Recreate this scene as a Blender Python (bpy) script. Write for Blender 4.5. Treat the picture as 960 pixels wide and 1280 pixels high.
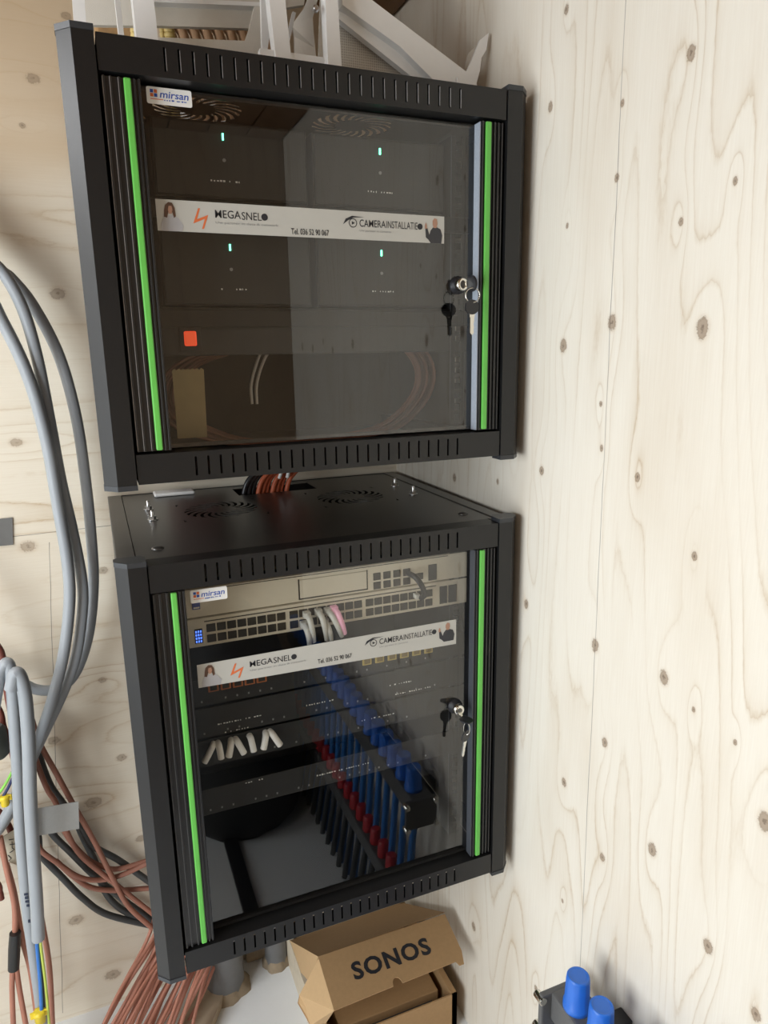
import bpy, bmesh, math, random
from mathutils import Vector, Matrix
random.seed(7)
for o in list(bpy.data.objects): bpy.data.objects.remove(o)
S = bpy.context.scene
COL = S.collection
PI = math.pi

# ------------------------------------------------------------------ camera, world, lights, exposure
FPX = 872.75
CAM = Vector((-.0025, -.9075, .9056))
YAW, PITCH, ROLL = .3874, -.2278, -.0163
fw = Vector((math.sin(YAW)*math.cos(PITCH), math.cos(YAW)*math.cos(PITCH), math.sin(PITCH)))
rt0 = fw.cross(Vector((0, 0, 1))).normalized(); up0 = rt0.cross(fw)
rt = math.cos(ROLL)*rt0 + math.sin(ROLL)*up0
up = -math.sin(ROLL)*rt0 + math.cos(ROLL)*up0
cd = bpy.data.cameras.new('camera'); cam = bpy.data.objects.new('camera', cd); COL.objects.link(cam)
m = Matrix((rt, up, -fw)).transposed().to_4x4(); m.translation = CAM
cam.matrix_world = m
cd.sensor_fit = 'VERTICAL'; cd.sensor_height = 36; cd.sensor_width = 27
cd.lens = FPX/1280*36; cd.clip_start = .02
S.camera = cam
w = bpy.data.worlds.new('world'); S.world = w; w.use_nodes = True
w.node_tree.nodes['Background'].inputs[0].default_value = (.75, .87, 1, 1)
w.node_tree.nodes['Background'].inputs[1].default_value = .6
def area(name, loc, target, sx, sy, power, color):
    l = bpy.data.lights.new(name, 'AREA'); l.shape = 'RECTANGLE'; l.size = sx; l.size_y = sy
    l.energy = power; l.color = color
    o = bpy.data.objects.new(name, l); COL.objects.link(o); o.location = loc
    o.rotation_euler = (Vector(target)-Vector(loc)).to_track_quat('-Z', 'Y').to_euler()
    return o
area('doorway_daylight', (-1.28, -.70, .56), (.2, -.10, .45), .95, 1.25, 23, (.92, .97, 1))
area('ceiling_lamp_light', (-.95, .05, 1.475), (-.75, -.1, 0), .14, .5, 6, (.93, .96, 1))
V = S.view_settings
V.view_transform = 'Standard'; V.look = 'None'; V.gamma = 1; V.use_curve_mapping = False
V.exposure = .46

# ------------------------------------------------------------------ helpers
def at(px, py, y):                       # a point of the place at depth y
    d = rt*((px-480)/FPX) - up*((py-640)/FPX) + fw
    return CAM + d*((y-CAM.y)/d.y)
def atx(px, py, x):
    d = rt*((px-480)/FPX) - up*((py-640)/FPX) + fw
    return CAM + d*((x-CAM.x)/d.x)
def atz(px, py, z):
    d = rt*((px-480)/FPX) - up*((py-640)/FPX) + fw
    return CAM + d*((z-CAM.z)/d.z)

class MB:
    def __init__(s): s.v = []; s.f = []; s.sm = []
    def add(s, v, f, smooth=False):
        n = len(s.v); s.v += [tuple(a) for a in v]
        for q in f: s.f.append(tuple(i+n for i in q)); s.sm.append(smooth)
        return s
    def box(s, x0, x1, y0, y1, z0, z1, b=0):
        if b <= 0:
            v = [(x, y, z) for z in (z0, z1) for y in (y0, y1) for x in (x0, x1)]
            return s.add(v, [(0,2,3,1),(4,5,7,6),(0,1,5,4),(2,6,7,3),(0,4,6,2),(1,3,7,5)])
        bm = bmesh.new(); bmesh.ops.create_cube(bm, size=1)
        for q in bm.verts:
            q.co = Vector((x0+(q.co.x+.5)*(x1-x0), y0+(q.co.y+.5)*(y1-y0), z0+(q.co.z+.5)*(z1-z0)))
        bmesh.ops.bevel(bm, geom=bm.edges[:], offset=b, segments=2, affect='EDGES', profile=.5)
        s.bm(bm); return s
    def bm(s, bm, smooth=False):
        bm.verts.index_update()
        s.add([v.co[:] for v in bm.verts], [[v.index for v in f.verts] for f in bm.faces], smooth); bm.free(); return s
    def prism(s, poly, fa, fb):          # poly of 2-d points; fa/fb map a point to 3-d (two ends)
        n = len(poly); v = [fa(*p) for p in poly]+[fb(*p) for p in poly]
        f = [tuple(range(n))[::-1], tuple(range(n, 2*n))]
        f += [(i, (i+1) % n, n+(i+1) % n, n+i) for i in range(n)]
        return s.add(v, f)
    def slab(s, pts, off):               # a polygon in space with thickness off
        off = Vector(off); n = len(pts)
        v = [Vector(p) for p in pts]+[Vector(p)+off for p in pts]
        f = [tuple(range(n)), tuple(range(n, 2*n))[::-1]]
        f += [(i, n+i, n+(i+1) % n, (i+1) % n) for i in range(n)]
        return s.add(v, f)
    def tube(s, pts, r, n=8, caps=True, smooth=True):
        pts = [Vector(p) for p in pts]; rs = r if isinstance(r, (list, tuple)) else [r]*len(pts)
        v = []; f = []; prev = None
        for i, p in enumerate(pts):
            t = (pts[min(i+1, len(pts)-1)]-pts[max(i-1, 0)]).normalized()
            if prev is None:
                a = t.orthogonal().normalized()
            else:
                a = (prev - t*prev.dot(t)).normalized()
            prev = a; b = t.cross(a)
            for k in range(n):
                g = 2*PI*k/n; v.append(p+(a*math.cos(g)+b*math.sin(g))*rs[i])
        for i in range(len(pts)-1):
            for k in range(n):
                f.append((i*n+k, i*n+(k+1) % n, (i+1)*n+(k+1) % n, (i+1)*n+k))
        s.add(v, f, smooth)
        if caps:
            L = len(pts)-1
            s.add(v[:n], [tuple(range(n))[::-1]]); s.add(v[L*n:], [tuple(range(n))])
        return s
    def lathe(s, c, prof, n=16, axis=(0, 0, 1), smooth=True, wob=None):
        axis = Vector(axis).normalized(); a = axis.orthogonal().normalized(); b = axis.cross(a); c = Vector(c)
        v = []; f = []
        for (r, h) in prof:
            for k in range(n):
                g = 2*PI*k/n; rr = r*(wob(k, h) if wob else 1)
                v.append(c+axis*h+(a*math.cos(g)+b*math.sin(g))*rr)
        for i in range(len(prof)-1):
            for k in range(n): f.append((i*n+k, i*n+(k+1) % n, (i+1)*n+(k+1) % n, (i+1)*n+k))
        s.add(v, f, smooth)
        s.add(v[:n], [tuple(range(n))[::-1]]); s.add(v[-n:], [tuple(range(n))])
        return s
    def build(s, name, mat, parent=None):
        me = bpy.data.meshes.new(name); me.from_pydata(s.v, [], s.f)
        me.polygons.foreach_set('use_smooth', s.sm); me.update()
        bm = bmesh.new(); bm.from_mesh(me); bmesh.ops.recalc_face_normals(bm, faces=bm.faces); bm.to_mesh(me); bm.free()
        me.materials.append(mat); o = bpy.data.objects.new(name, me); COL.objects.link(o)
        if parent: o.parent = parent
        return o

def tag(o, label=None, cat=None, group=None, kind=None):
    if label: o['label'] = label
    if cat: o['category'] = cat
    if group: o['group'] = group
    if kind: o['kind'] = kind
    return o
def thing(name, label, cat, loc=(0, 0, 0), group=None):
    o = bpy.data.objects.new(name, None); COL.objects.link(o); o.location = loc; o.empty_display_size = .02
    return tag(o, label, cat, group)
def keep(o):                              # child meshes are written in world space: undo the parent's offset
    if o.parent: o.matrix_parent_inverse = Matrix.Translation(o.parent.location).inverted()
    return o
def share(o, off, parent):                # a copy with the same mesh, moved
    c = o.copy(); COL.objects.link(c); c.location = Vector(o.location)+Vector(off)
    c.parent = parent; c.matrix_parent_inverse = o.matrix_parent_inverse
    return c
def crom(P, n=8):
    P = [Vector(p) for p in P]; Q = [2*P[0]-P[1]]+P+[2*P[-1]-P[-2]]; out = []
    for i in range(1, len(Q)-2):
        for k in range(n):
            t = k/n; a, b, c, d = Q[i-1:i+3]
            out.append(.5*((2*b)+(c-a)*t+(2*a-5*b+4*c-d)*t*t+(3*b-a-3*c+d)*t**3))
    out.append(P[-1]); return out

# ------------------------------------------------------------------ materials
def newmat(name):
    m = bpy.data.materials.new(name); m.use_nodes = True; nt = m.node_tree
    return m, nt, nt.nodes['Principled BSDF']
def mat(name, col, rough=.5, metal=0, var=.12, scale=60, bump=0, bscale=400, spec=.5, emit=None, es=0, coat=0):
    m, nt, b = newmat(name); N = nt.nodes; L = nt.links
    b.inputs['Roughness'].default_value = rough; b.inputs['Metallic'].default_value = metal
    b.inputs['Specular IOR Level'].default_value = spec; b.inputs['Coat Weight'].default_value = coat
    g = N.new('ShaderNodeNewGeometry')
    n = N.new('ShaderNodeTexNoise'); n.inputs['Scale'].default_value = scale; n.inputs['Detail'].default_value = 4
    L.new(g.outputs['Position'], n.inputs['Vector'])
    r = N.new('ShaderNodeMix'); r.data_type = 'RGBA'
    r.inputs[6].default_value = tuple(c*(1-var) for c in col)+(1,); r.inputs[7].default_value = tuple(min(1, c*(1+var)) for c in col)+(1,)
    L.new(n.outputs['Fac'], r.inputs[0]); L.new(r.outputs[2], b.inputs['Base Color'])
    if bump:
        n2 = N.new('ShaderNodeTexNoise'); n2.inputs['Scale'].default_value = bscale; L.new(g.outputs['Position'], n2.inputs['Vector'])
        bp = N.new('ShaderNodeBump'); bp.inputs['Strength'].default_value = bump; bp.inputs['Distance'].default_value = .001
        L.new(n2.outputs['Fac'], bp.inputs['Height']); L.new(bp.outputs['Normal'], b.inputs['Normal'])
    if emit:
        b.inputs['Emission Color'].default_value = tuple(emit)+(1,); b.inputs['Emission Strength'].default_value = es
    return m

def plywood(name, ua, va, base, dark, knots, usc, vsc, seams=(), K=9.0, stain=.5, kstr=.72, tone=None):
    """rotary-cut veneer: contour lines of a stretched noise field, rings around knots; ua/va = axes across / along the grain"""
    m, nt, b = newmat(name); N = nt.nodes; L = nt.links
    def M(op, a, c=None, d=None):
        n = N.new('ShaderNodeMath'); n.operation = op
        for i, q in enumerate((a, c, d)):
            if q is None: continue
            if isinstance(q, (int, float)): n.inputs[i].default_value = q
            else: L.new(q, n.inputs[i])
        return n.outputs[0]
    g = N.new('ShaderNodeNewGeometry'); sp = N.new('ShaderNodeSeparateXYZ'); L.new(g.outputs['Position'], sp.inputs[0])
    U, Vv = sp.outputs[ua], sp.outputs[va]
    def comb(a, c, d=None):
        n = N.new('ShaderNodeCombineXYZ'); L.new(a, n.inputs[0]); L.new(c, n.inputs[1]); return n.outputs[0]
    def noise(vec, sc, det=2, rough=.5):
        n = N.new('ShaderNodeTexNoise'); n.inputs['Scale'].default_value = sc; n.inputs['Detail'].default_value = det
        n.inputs['Roughness'].default_value = rough; L.new(vec, n.inputs['Vector']); return n.outputs['Fac']
    field = noise(comb(M('MULTIPLY', U, usc), M('MULTIPLY', Vv, vsc)), 1, 1.5, .45)
    field = M('MULTIPLY', field, K)
    core = None
    for (ku, kv, s) in knots:
        du = M('MULTIPLY', M('SUBTRACT', U, ku), 1/s); dv = M('MULTIPLY', M('SUBTRACT', Vv, kv), 1/(s*1.35))
        d2 = M('ADD', M('MULTIPLY', du, du), M('MULTIPLY', dv, dv))
        # rings stretch further along the grain
        dv2 = M('MULTIPLY', dv, .42); d3 = M('ADD', M('MULTIPLY', du, du), M('MULTIPLY', dv2, dv2))
        field = M('ADD', field, M('MULTIPLY', M('EXPONENT', M('MULTIPLY', d3, -.085)), 1.25))
        e = M('EXPONENT', M('MULTIPLY', d2, -1.0))
        core = e if core is None else M('MAXIMUM', core, e)
    fr = M('FRACT', field)
    jag = noise(comb(M('MULTIPLY', U, 260), M('MULTIPLY', Vv, 60)), 1, 2)
    fr2 = M('FRACT', M('ADD', field, M('MULTIPLY', jag, .16)))
    line = M('SUBTRACT', 1, M('MINIMUM', M('MULTIPLY', M('PINGPONG', fr2, .5), 9), 1))       # thin latewood line
    line = M('POWER', line, 1.6)
    saw = M('POWER', fr2, 5)                                                                   # slow darkening on one side
    fib = noise(comb(M('MULTIPLY', U, 420), M('MULTIPLY', Vv, 14)), 1, 3)
    patch = noise(comb(M('MULTIPLY', U, 9), M('MULTIPLY', Vv, 2.2)), 1, 2)
    var = noise(comb(M('MULTIPLY', U, 3), M('MULTIPLY', Vv, 1.1)), 1, 2)
    lmask = M('MULTIPLY', M('MAXIMUM', M('SUBTRACT', noise(comb(M('MULTIPLY', U, 5), M('MULTIPLY', Vv, 3)), 1, 1), .32), 0), 2.6)
    amt = M('MULTIPLY', M('ADD', M('MULTIPLY', line, .46), M('MULTIPLY', saw, .36)), lmask)
    amt = M('ADD', amt, M('MULTIPLY', M('SUBTRACT', fib, .5), .30))
    amt = M('ADD', amt, M('MULTIPLY', M('MAXIMUM', M('SUBTRACT', patch, .5), 0), stain*2))
    amt = M('ADD', amt, M('MULTIPLY', M('SUBTRACT', var, .5), .3))
    amt = M('ADD', amt, .12)
    n = N.new('ShaderNodeClamp'); L.new(amt, n.inputs[0]); amt = n.outputs[0]
    mx = N.new('ShaderNodeMix'); mx.data_type = 'RGBA'; mx.inputs[6].default_value = tuple(base)+(1,); mx.inputs[7].default_value = tuple(dark)+(1,)
    L.new(amt, mx.inputs[0]); colr = mx.outputs[2]
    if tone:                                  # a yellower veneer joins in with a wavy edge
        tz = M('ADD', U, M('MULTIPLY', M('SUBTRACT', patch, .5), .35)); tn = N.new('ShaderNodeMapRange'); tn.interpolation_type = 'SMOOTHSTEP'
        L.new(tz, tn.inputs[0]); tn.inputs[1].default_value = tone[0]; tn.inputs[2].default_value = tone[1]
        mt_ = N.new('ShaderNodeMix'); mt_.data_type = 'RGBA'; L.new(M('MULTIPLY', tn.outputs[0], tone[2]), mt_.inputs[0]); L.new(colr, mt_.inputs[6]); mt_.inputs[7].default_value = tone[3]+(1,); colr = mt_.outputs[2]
    if core is not None:
        kn = noise(comb(M('MULTIPLY', U, 420), M('MULTIPLY', Vv, 420)), 1, 3)
        def smooth(v, lo, hi):
            n = N.new('ShaderNodeMapRange'); n.interpolation_type = 'SMOOTHSTEP'; L.new(v, n.inputs[0])
            n.inputs[1].default_value = lo; n.inputs[2].default_value = hi; return n.outputs[0]
        kl = noise(comb(M('MULTIPLY', U, 130), M('MULTIPLY', Vv, 110)), 1, 2)
        cj = M('ADD', M('ADD', core, M('MULTIPLY', M('SUBTRACT', kn, .5), .45)), M('MULTIPLY', M('SUBTRACT', kl, .5), .55))
        disc = smooth(cj, .26, .52); rim = M('MULTIPLY', disc, M('SUBTRACT', 1, smooth(cj, .46, .62))); pith = smooth(cj, .86, 1.0)
        halo = smooth(core, .03, .30)
        def blend(c_, f_, amount, rgb):
            n = N.new('ShaderNodeMix'); n.data_type = 'RGBA'; L.new(M('MULTIPLY', f_, amount), n.inputs[0]); L.new(c_, n.inputs[6]); n.inputs[7].default_value = rgb+(1,); return n.outputs[2]
        colr = blend(colr, halo, .25, (.50, .37, .24)); colr = blend(colr, disc, kstr, (.27, .19, .125))
        colr = blend(colr, rim, kstr*.35, (.13, .09, .06)); colr = blend(colr, pith, kstr*.8, (.11, .075, .05))
    for (axis, other, p0, q0, p1, q1, wd, strength, f0, f1) in seams:        # hairline joints p = f(q)
        P, Q = sp.outputs[axis], sp.outputs[other]
        k = (p1-p0)/(q1-q0)
        wob = M('MULTIPLY', M('SUBTRACT', noise(comb(M('MULTIPLY', Q, 6), M('MULTIPLY', Q, 0)), 1, 3), .5), .006)
        ln = M('ADD', M('ADD', M('MULTIPLY', M('SUBTRACT', Q, q0), k), p0), wob)
        d = M('ABSOLUTE', M('SUBTRACT', P, ln))
        s_ = M('MULTIPLY', M('SUBTRACT', 1, M('MINIMUM', M('DIVIDE', d, wd), 1)), strength)
        inside = M('MULTIPLY', M('GREATER_THAN', Q, f0), M('LESS_THAN', Q, f1))
        s_ = M('MULTIPLY', s_, M('MULTIPLY', inside, M('ADD', .25, noise(comb(M('MULTIPLY', Q, 14), M('MULTIPLY', Q, 3)), 1, 2))))
        n = N.new('ShaderNodeClamp'); L.new(s_, n.inputs[0])
        ms = N.new('ShaderNodeMix'); ms.data_type = 'RGBA'; L.new(n.outputs[0], ms.inputs[0]); L.new(colr, ms.inputs[6])
        ms.inputs[7].default_value = (.05, .035, .025, 1); colr = ms.outputs[2]
    L.new(colr, b.inputs['Base Color']); b.inputs['Roughness'].default_value = .62
    b.inputs['Specular IOR Level'].default_value = .3
    bp = N.new('ShaderNodeBump'); bp.inputs['Strength'].default_value = .12; bp.inputs['Distance'].default_value = .001
    L.new(fib, bp.inputs['Height']); L.new(bp.outputs['Normal'], b.inputs['Normal'])
    return m

BW, RW, FZ, CZ, LW, FW = .52, .612, -.52, 1.535, -1.2, -1.32      # back wall y, right wall x, floor z, ceiling z, left wall x, front wall y
kr = []
for (px, py, s) in [(708,12,5),(688,134,5),(864,66,8),(778,129,4),(771,222,4.5),(919,226,4.5),(709,282,3),(851,277,4.5),(765,403,8),(878,410,11),
        (704,432,7),(677,588,5),(797,597,5),(868,695,5),(658,755,5),(744,807,7),(830,847,8),(756,928,5.5),(705,978,5),(753,1072,5),(815,1062,7.5),
        (885,1183,8),(956,1027,11),(919,928,3.2),(867,887,3.2),(752,560,3.5),(751,505,3),(945,1268,8),(568,597,4.5),(622,602,3),(592,1158,5)]+[(a_,b_,-c_) for a_,b_,c_ in ((378,433,4),(391,436,4),(404,427,3),(416,438,4),(441,430,5))]+[(670,1236,4),(703,1126,2.5)]:
    p = atx(px, py, RW); dist = (p-CAM).dot(fw)
    if s < 0: p.y = .044-p.y; s = -s
    kr.append((p.y, p.z, s*dist/FPX*.88))
kb = []
for (px, py, s) in [(41,98,8),(28,157,4),(72,367,9),(20,553,7),(35,683,9),(129,713,6),(128,850,5),(117,1003,10),(67,926,7),(152,947,6),(95,1150,9),(141,1218,9),(176,1048,6),(83,20,6)]:
    p = at(px, py, BW); dist = (p-CAM).dot(fw); kb.append((p.z, p.x, s*dist/FPX*.72))
a, c = atx(782, 0, RW), atx(726, 1190, RW)
WOODR = plywood('plywood_vertical_grain', 1, 2, (.80,.755,.665), (.56,.45,.32), kr, 6.5, .62, [(1, 2, a.y, a.z, c.y, c.z, .0009, 1.0, -.5, 2)], K=17)
a, c = at(62, 690, BW), at(78, 1255, BW); e, h = at(40, 668, BW), at(137, 657, BW)
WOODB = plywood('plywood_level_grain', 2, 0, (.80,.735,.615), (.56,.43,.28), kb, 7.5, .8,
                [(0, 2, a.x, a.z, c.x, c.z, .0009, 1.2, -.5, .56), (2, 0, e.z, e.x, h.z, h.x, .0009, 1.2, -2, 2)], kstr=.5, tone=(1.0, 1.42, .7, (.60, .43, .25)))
WOODF = plywood('plywood_brown', 0, 2, (.34,.25,.165), (.20,.13,.08), [], 5.5, 1.0)
BOARD = plywood('ceiling_board_brown', 0, 1, (.24,.14,.075), (.12,.06,.03), [], 14, 1.4)
CONC = mat('floor_screed_pale', (.76,.765,.76), .7, var=.08, scale=9, bump=.2, bscale=120)
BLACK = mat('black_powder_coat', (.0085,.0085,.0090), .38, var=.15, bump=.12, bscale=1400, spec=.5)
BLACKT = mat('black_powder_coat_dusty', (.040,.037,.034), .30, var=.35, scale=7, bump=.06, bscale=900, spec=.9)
ALU = mat('black_anodised_profile', (.012,.012,.013), .33, var=.1, spec=.7)
EDGED = mat('profile_edge_dim_glint', (.10,.10,.10), .4, .3)  # weaker painted glint for the lower door ribs
EDGE = mat('bare_edge_glint', (.42,.42,.43), .35, .6, var=.3, scale=120)  # bare edge tone with caught light put into the colour
CAP = mat('black_plastic_cap', (.034,.037,.042), .36, var=.1, bump=.08)
GREEN = mat('green_plastic_strip', (.135,.52,.085), .42, var=.06)
GREYS = mat('grey_side_sheen', (.060,.066,.078), .38, var=.25, scale=500, spec=.7)  # sheen of a side face put into the grey
STEEL = mat('zinc_steel', (.62,.62,.62), .28, 1, var=.1)
CHROME = mat('chrome', (.8,.78,.72), .12, 1, var=.04)
BPLAS = mat('black_plastic', (.016,.016,.019), .35, var=.1)
DARKIN = mat('dark_interior_steel', (.02,.02,.02), .5, var=.15)
SWITCHB = mat('beige_grey_switch_metal', (.70,.645,.53), .5, var=.05)
PORT = mat('port_dark', (.030,.027,.022), .5, var=.2)
TANC = mat('tan_cable_sheath', (.46,.29,.17), .55, var=.15, scale=25)
PORTM = mat('port_metal_rim', (.42,.39,.31), .4, .3, var=.05)
WHITEP = mat('white_plastic', (.86,.85,.83), .42, var=.03)
WHITEB = mat('white_panel_shaded', (.68,.635,.56), .5, var=.05, bump=.3, bscale=700)  # shaded white of the stand: shade put into a beige colour
PAPER = mat('white_sticker', (.50,.49,.45), .45, var=.03)
PAPERB = mat('white_brand_sticker', (.86,.85,.82), .4, var=.02)
INK = mat('black_ink', (.02,.02,.025), .5)
INKG = mat('grey_ink', (.25,.25,.25), .5)
INKO = mat('orange_ink', (.70,.16,.05), .5)
INKB = mat('blue_ink', (.03,.09,.42), .5)
SKIN = mat('printed_skin', (.40,.22,.15), .5); HAIR = mat('printed_brown_hair', (.10,.05,.03), .5); COATW = mat('printed_white_coat', (.40,.39,.40), .5)
SHIRT = mat('printed_dark_shirt', (.035,.035,.04), .5)
GLED = mat('green_led', (.1,.8,.5), .4, emit=(.12, 1, .55), es=5)
RLED = mat('red_lit_rocker', (.8,.08,.03), .3, emit=(1, .12, .04), es=.40)
BLED = mat('blue_led', (.1,.2,.9), .4, emit=(.08, .2, 1), es=1.6)
GREYC = mat('grey_cable_sheath', (.33,.355,.38), .45, var=.06, scale=20, bump=.1, bscale=300)
BROWNC = mat('brown_cable_sheath', (.30,.125,.083), .55, var=.15, scale=25)
PINKC = mat('terracotta_cable_sheath', (.43,.185,.125), .55, var=.15, scale=25)
REDC = mat('dark_red_cable_sheath', (.17,.045,.030), .55, var=.15, scale=25)
ORANGEC = mat('orange_cable_sheath', (.48,.105,.04), .5, var=.15, scale=40)
DARKC = mat('dark_grey_cable_sheath', (.050,.052,.052), .5, var=.15, scale=25)
BLUEW = mat('blue_wire', (.03,.17,.55), .4); GYW = mat('yellow_green_wire', (.50,.60,.10), .4); GRW = mat('bright_green_wire', (.25,.65,.08), .4)
YELC = mat('yellow_connector', (.80,.60,.03), .4, var=.2); TAPE = mat('grey_duct_tape', (.40,.40,.385), .45, var=.08, scale=300)
BTAPE = mat('black_tape', (.015,.015,.015), .35); MASK = mat('masking_tape_tan', (.42,.33,.17), .6)
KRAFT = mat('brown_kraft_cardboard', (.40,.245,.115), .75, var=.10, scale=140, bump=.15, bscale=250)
KRAFTL = mat('kraft_cardboard_lit_pale', (.56,.37,.19), .75, var=.06, scale=140, bump=.15)  # paler kraft: light on left-facing flaps put into the colour
PIPE = mat('grey_pvc_pipe', (.145,.145,.145), .35, var=.35, scale=22, bump=.2, bscale=60)
RUBBLE = mat('rough_mortar', (.30,.235,.16), .9, var=.5, scale=45, bump=1, bscale=90)
BEAM = mat('planed_beam', (.42,.33,.23), .7, var=.1, scale=30)
BCAP = mat('blue_plastic_knob', (.022,.15,.62), .32, var=.08, spec=.6)
RCAP = mat('red_plastic_knob', (.45,.02,.03), .35, var=.08)
MANI = mat('dark_grey_manifold', (.10,.10,.10), .45, var=.15, bump=.2)
BPIPE = mat('blue_hose', (.02,.15,.45), .4)
WPLUG = mat('clear_white_plug', (.66,.66,.63), .3, var=.08); PPLUG = mat('pink_plug', (.80,.42,.55), .3, emit=(1, .45, .65), es=.12)
YKEY = mat('yellow_keystone', (.50,.38,.10), .45); OKEY = mat('orange_keystone', (.42,.13,.04), .45)
SACK = mat('dark_sack', (.018,.018,.018), .6)
LAMPM = mat('lamp_diffuser', (.9,.9,.88), .4, emit=(1, .95, .88), es=9)
TXTW = mat('white_print', (.75,.75,.72), .5)
def smoked_glass():
    m = bpy.data.materials.new('smoked_glass'); m.use_nodes = True; nt = m.node_tree; N = nt.nodes; L = nt.links
    N.remove(N['Principled BSDF']); out = N['Material Output']
    t = N.new('ShaderNodeBsdfTransparent'); t.inputs[0].default_value = (.915,.91,.89, 1)
    g = N.new('ShaderNodeBsdfGlossy'); g.inputs['Roughness'].default_value = .012; g.inputs[0].default_value = (1, 1, 1, 1)
    f = N.new('ShaderNodeFresnel'); f.inputs[0].default_value = 1.82
    ge = N.new('ShaderNodeNewGeometry'); iv = N.new('ShaderNodeMath'); iv.operation = 'SUBTRACT'; iv.inputs[0].default_value = 1; L.new(ge.outputs['Backfacing'], iv.inputs[1])
    mu = N.new('ShaderNodeMath'); mu.operation = 'MULTIPLY'; L.new(f.outputs[0], mu.inputs[0]); L.new(iv.outputs[0], mu.inputs[1])
    mx = N.new('ShaderNodeMixShader'); L.new(mu.outputs[0], mx.inputs[0]); L.new(t.outputs[0], mx.inputs[1]); L.new(g.outputs[0], mx.inputs[2])
    L.new(mx.outputs[0], out.inputs[0]); return m
GLASS = smoked_glass()

# ------------------------------------------------------------------ lettering
def lettering(name, body, x0, x1, z0, z1, y, mat_, parent, bold=0, uvw=None, shear=0, fitx=True, space=1):
    """flat print facing -y, fitted into x0..x1, z0..z1; uvw = (origin, ux, uz, normal offset) for other planes"""
    cu = bpy.data.curves.new(name, 'FONT'); cu.body = body; cu.size = 1; cu.offset = bold; cu.shear = shear; cu.space_character = space
    cu.resolution_u = 3
    tmp = bpy.data.objects.new(name, cu); COL.objects.link(tmp)
    dg = bpy.context.evaluated_depsgraph_get(); me = bpy.data.meshes.new_from_object(tmp.evaluated_get(dg))
    bpy.data.objects.remove(tmp); bpy.data.curves.remove(cu)
    xs = [v.co.x for v in me.vertices]; ys = [v.co.y for v in me.vertices]
    bx, by = min(xs), min(ys); sx = (x1-x0)/(max(xs)-bx); sy = (z1-z0)/(max(ys)-by)
    for v in me.vertices:
        a, c = x0+(v.co.x-bx)*sx, z0+(v.co.y-by)*sy
        if uvw: v.co = uvw[0]+uvw[1]*a+uvw[2]*c+uvw[3]
        else: v.co = (a, y, c)
    me.materials.clear(); me.materials.append(mat_); me.name = name
    o = bpy.data.objects.new(name, me); COL.objects.link(o)
    if parent: o.parent = parent; keep(o)
    return o
def dashes(name, x0, z0, n, y, parent, pitch=.0042, h=.0022, mat_=None, slope=0):
    b = MB()
    for i in range(n):
        if random.random() < .22: continue
        q = x0+i*pitch; wv = random.choice((.0012, .002, .0028))
        b.box(q, q+wv, y, y+.0003, z0+random.uniform(-.0003, .0003), z0+h*random.uniform(.6, 1))
    return keep(b.build(name, mat_ or TXTW, parent))
def poly2(name, pts, y, th, mat_, parent):
    b = MB(); b.prism(pts, lambda x, z: (x, y, z), lambda x, z: (x, y+th, z)); return keep(b.build(name, mat_, parent))

# ------------------------------------------------------------------ the setting
tag(MB().box(LW-.2, RW+.1, FW-.1, BW+.1, FZ-.06, FZ).build('floor', CONC), 'pale grey screed floor of the small plant closet', kind='structure')
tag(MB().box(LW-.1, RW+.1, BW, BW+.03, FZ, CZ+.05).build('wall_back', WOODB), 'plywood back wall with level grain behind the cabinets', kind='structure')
tag(MB().box(RW, RW+.03, FW, BW, FZ, CZ+.05).build('wall_right', WOODR), 'pale plywood right wall with upright grain and knots', kind='structure')
tag(MB().box(LW-.1, RW+.03, FW-.03, FW, FZ, CZ+.05).build('wall_front', WOODF), 'brown plywood wall opposite the cabinets', kind='structure')
WHITEW = mat('white_painted_wall', (.70,.71,.71), .7, var=.04, scale=15)
wl = MB(); dy0, dy1, dz1 = -1.22, -.22, 1.22
wl.box(LW-.03, LW, FW, dy0, FZ, CZ+.05).box(LW-.03, LW, dy1, BW, FZ, CZ+.05).box(LW-.03, LW, dy0, dy1, dz1, CZ+.05)
tag(wl.build('wall_left', WHITEW), 'white painted left wall with an open doorway', kind='structure')
tr = MB(); tr.box(LW-.035, LW+.01, dy0-.03, dy0, FZ, dz1+.03).box(LW-.035, LW+.01, dy1, dy1+.03, FZ, dz1+.03).box(LW-.035, LW+.01, dy0, dy1, dz1, dz1+.03)
tag(tr.build('trim_1', WHITEP), 'white frame around the open doorway', kind='structure')
ceil = MB().box(LW-.1, RW+.03, FW-.03, BW+.03, CZ+.018, CZ+.06).build('ceiling', BOARD)
tag(ceil, 'brown boarded ceiling above the cabinets', kind='structure')
xx = RW-.002; first = None
while xx > LW:
    if first is None:
        first = MB().box(xx-.112, xx-.004, FW, BW, CZ, CZ+.018, .002).build('ceiling_board', BOARD, ceil); x_first = xx
    else: share(first, (xx-x_first, 0, 0), ceil)
    xx -= .113
lamp = thing('ceiling_lamp', 'flat white ceiling lamp fixed to the brown boards', 'lamp', (-.95, .05, CZ))
keep(MB().box(-1.04, -.86, -.22, .32, CZ-.045, CZ, .006).build('lamp_housing', WHITEP, lamp))
keep(MB().box(-1.03, -.87, -.21, .31, CZ-.052, CZ-.045, .002).build('lamp_diffuser', LAMPM, lamp))

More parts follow.
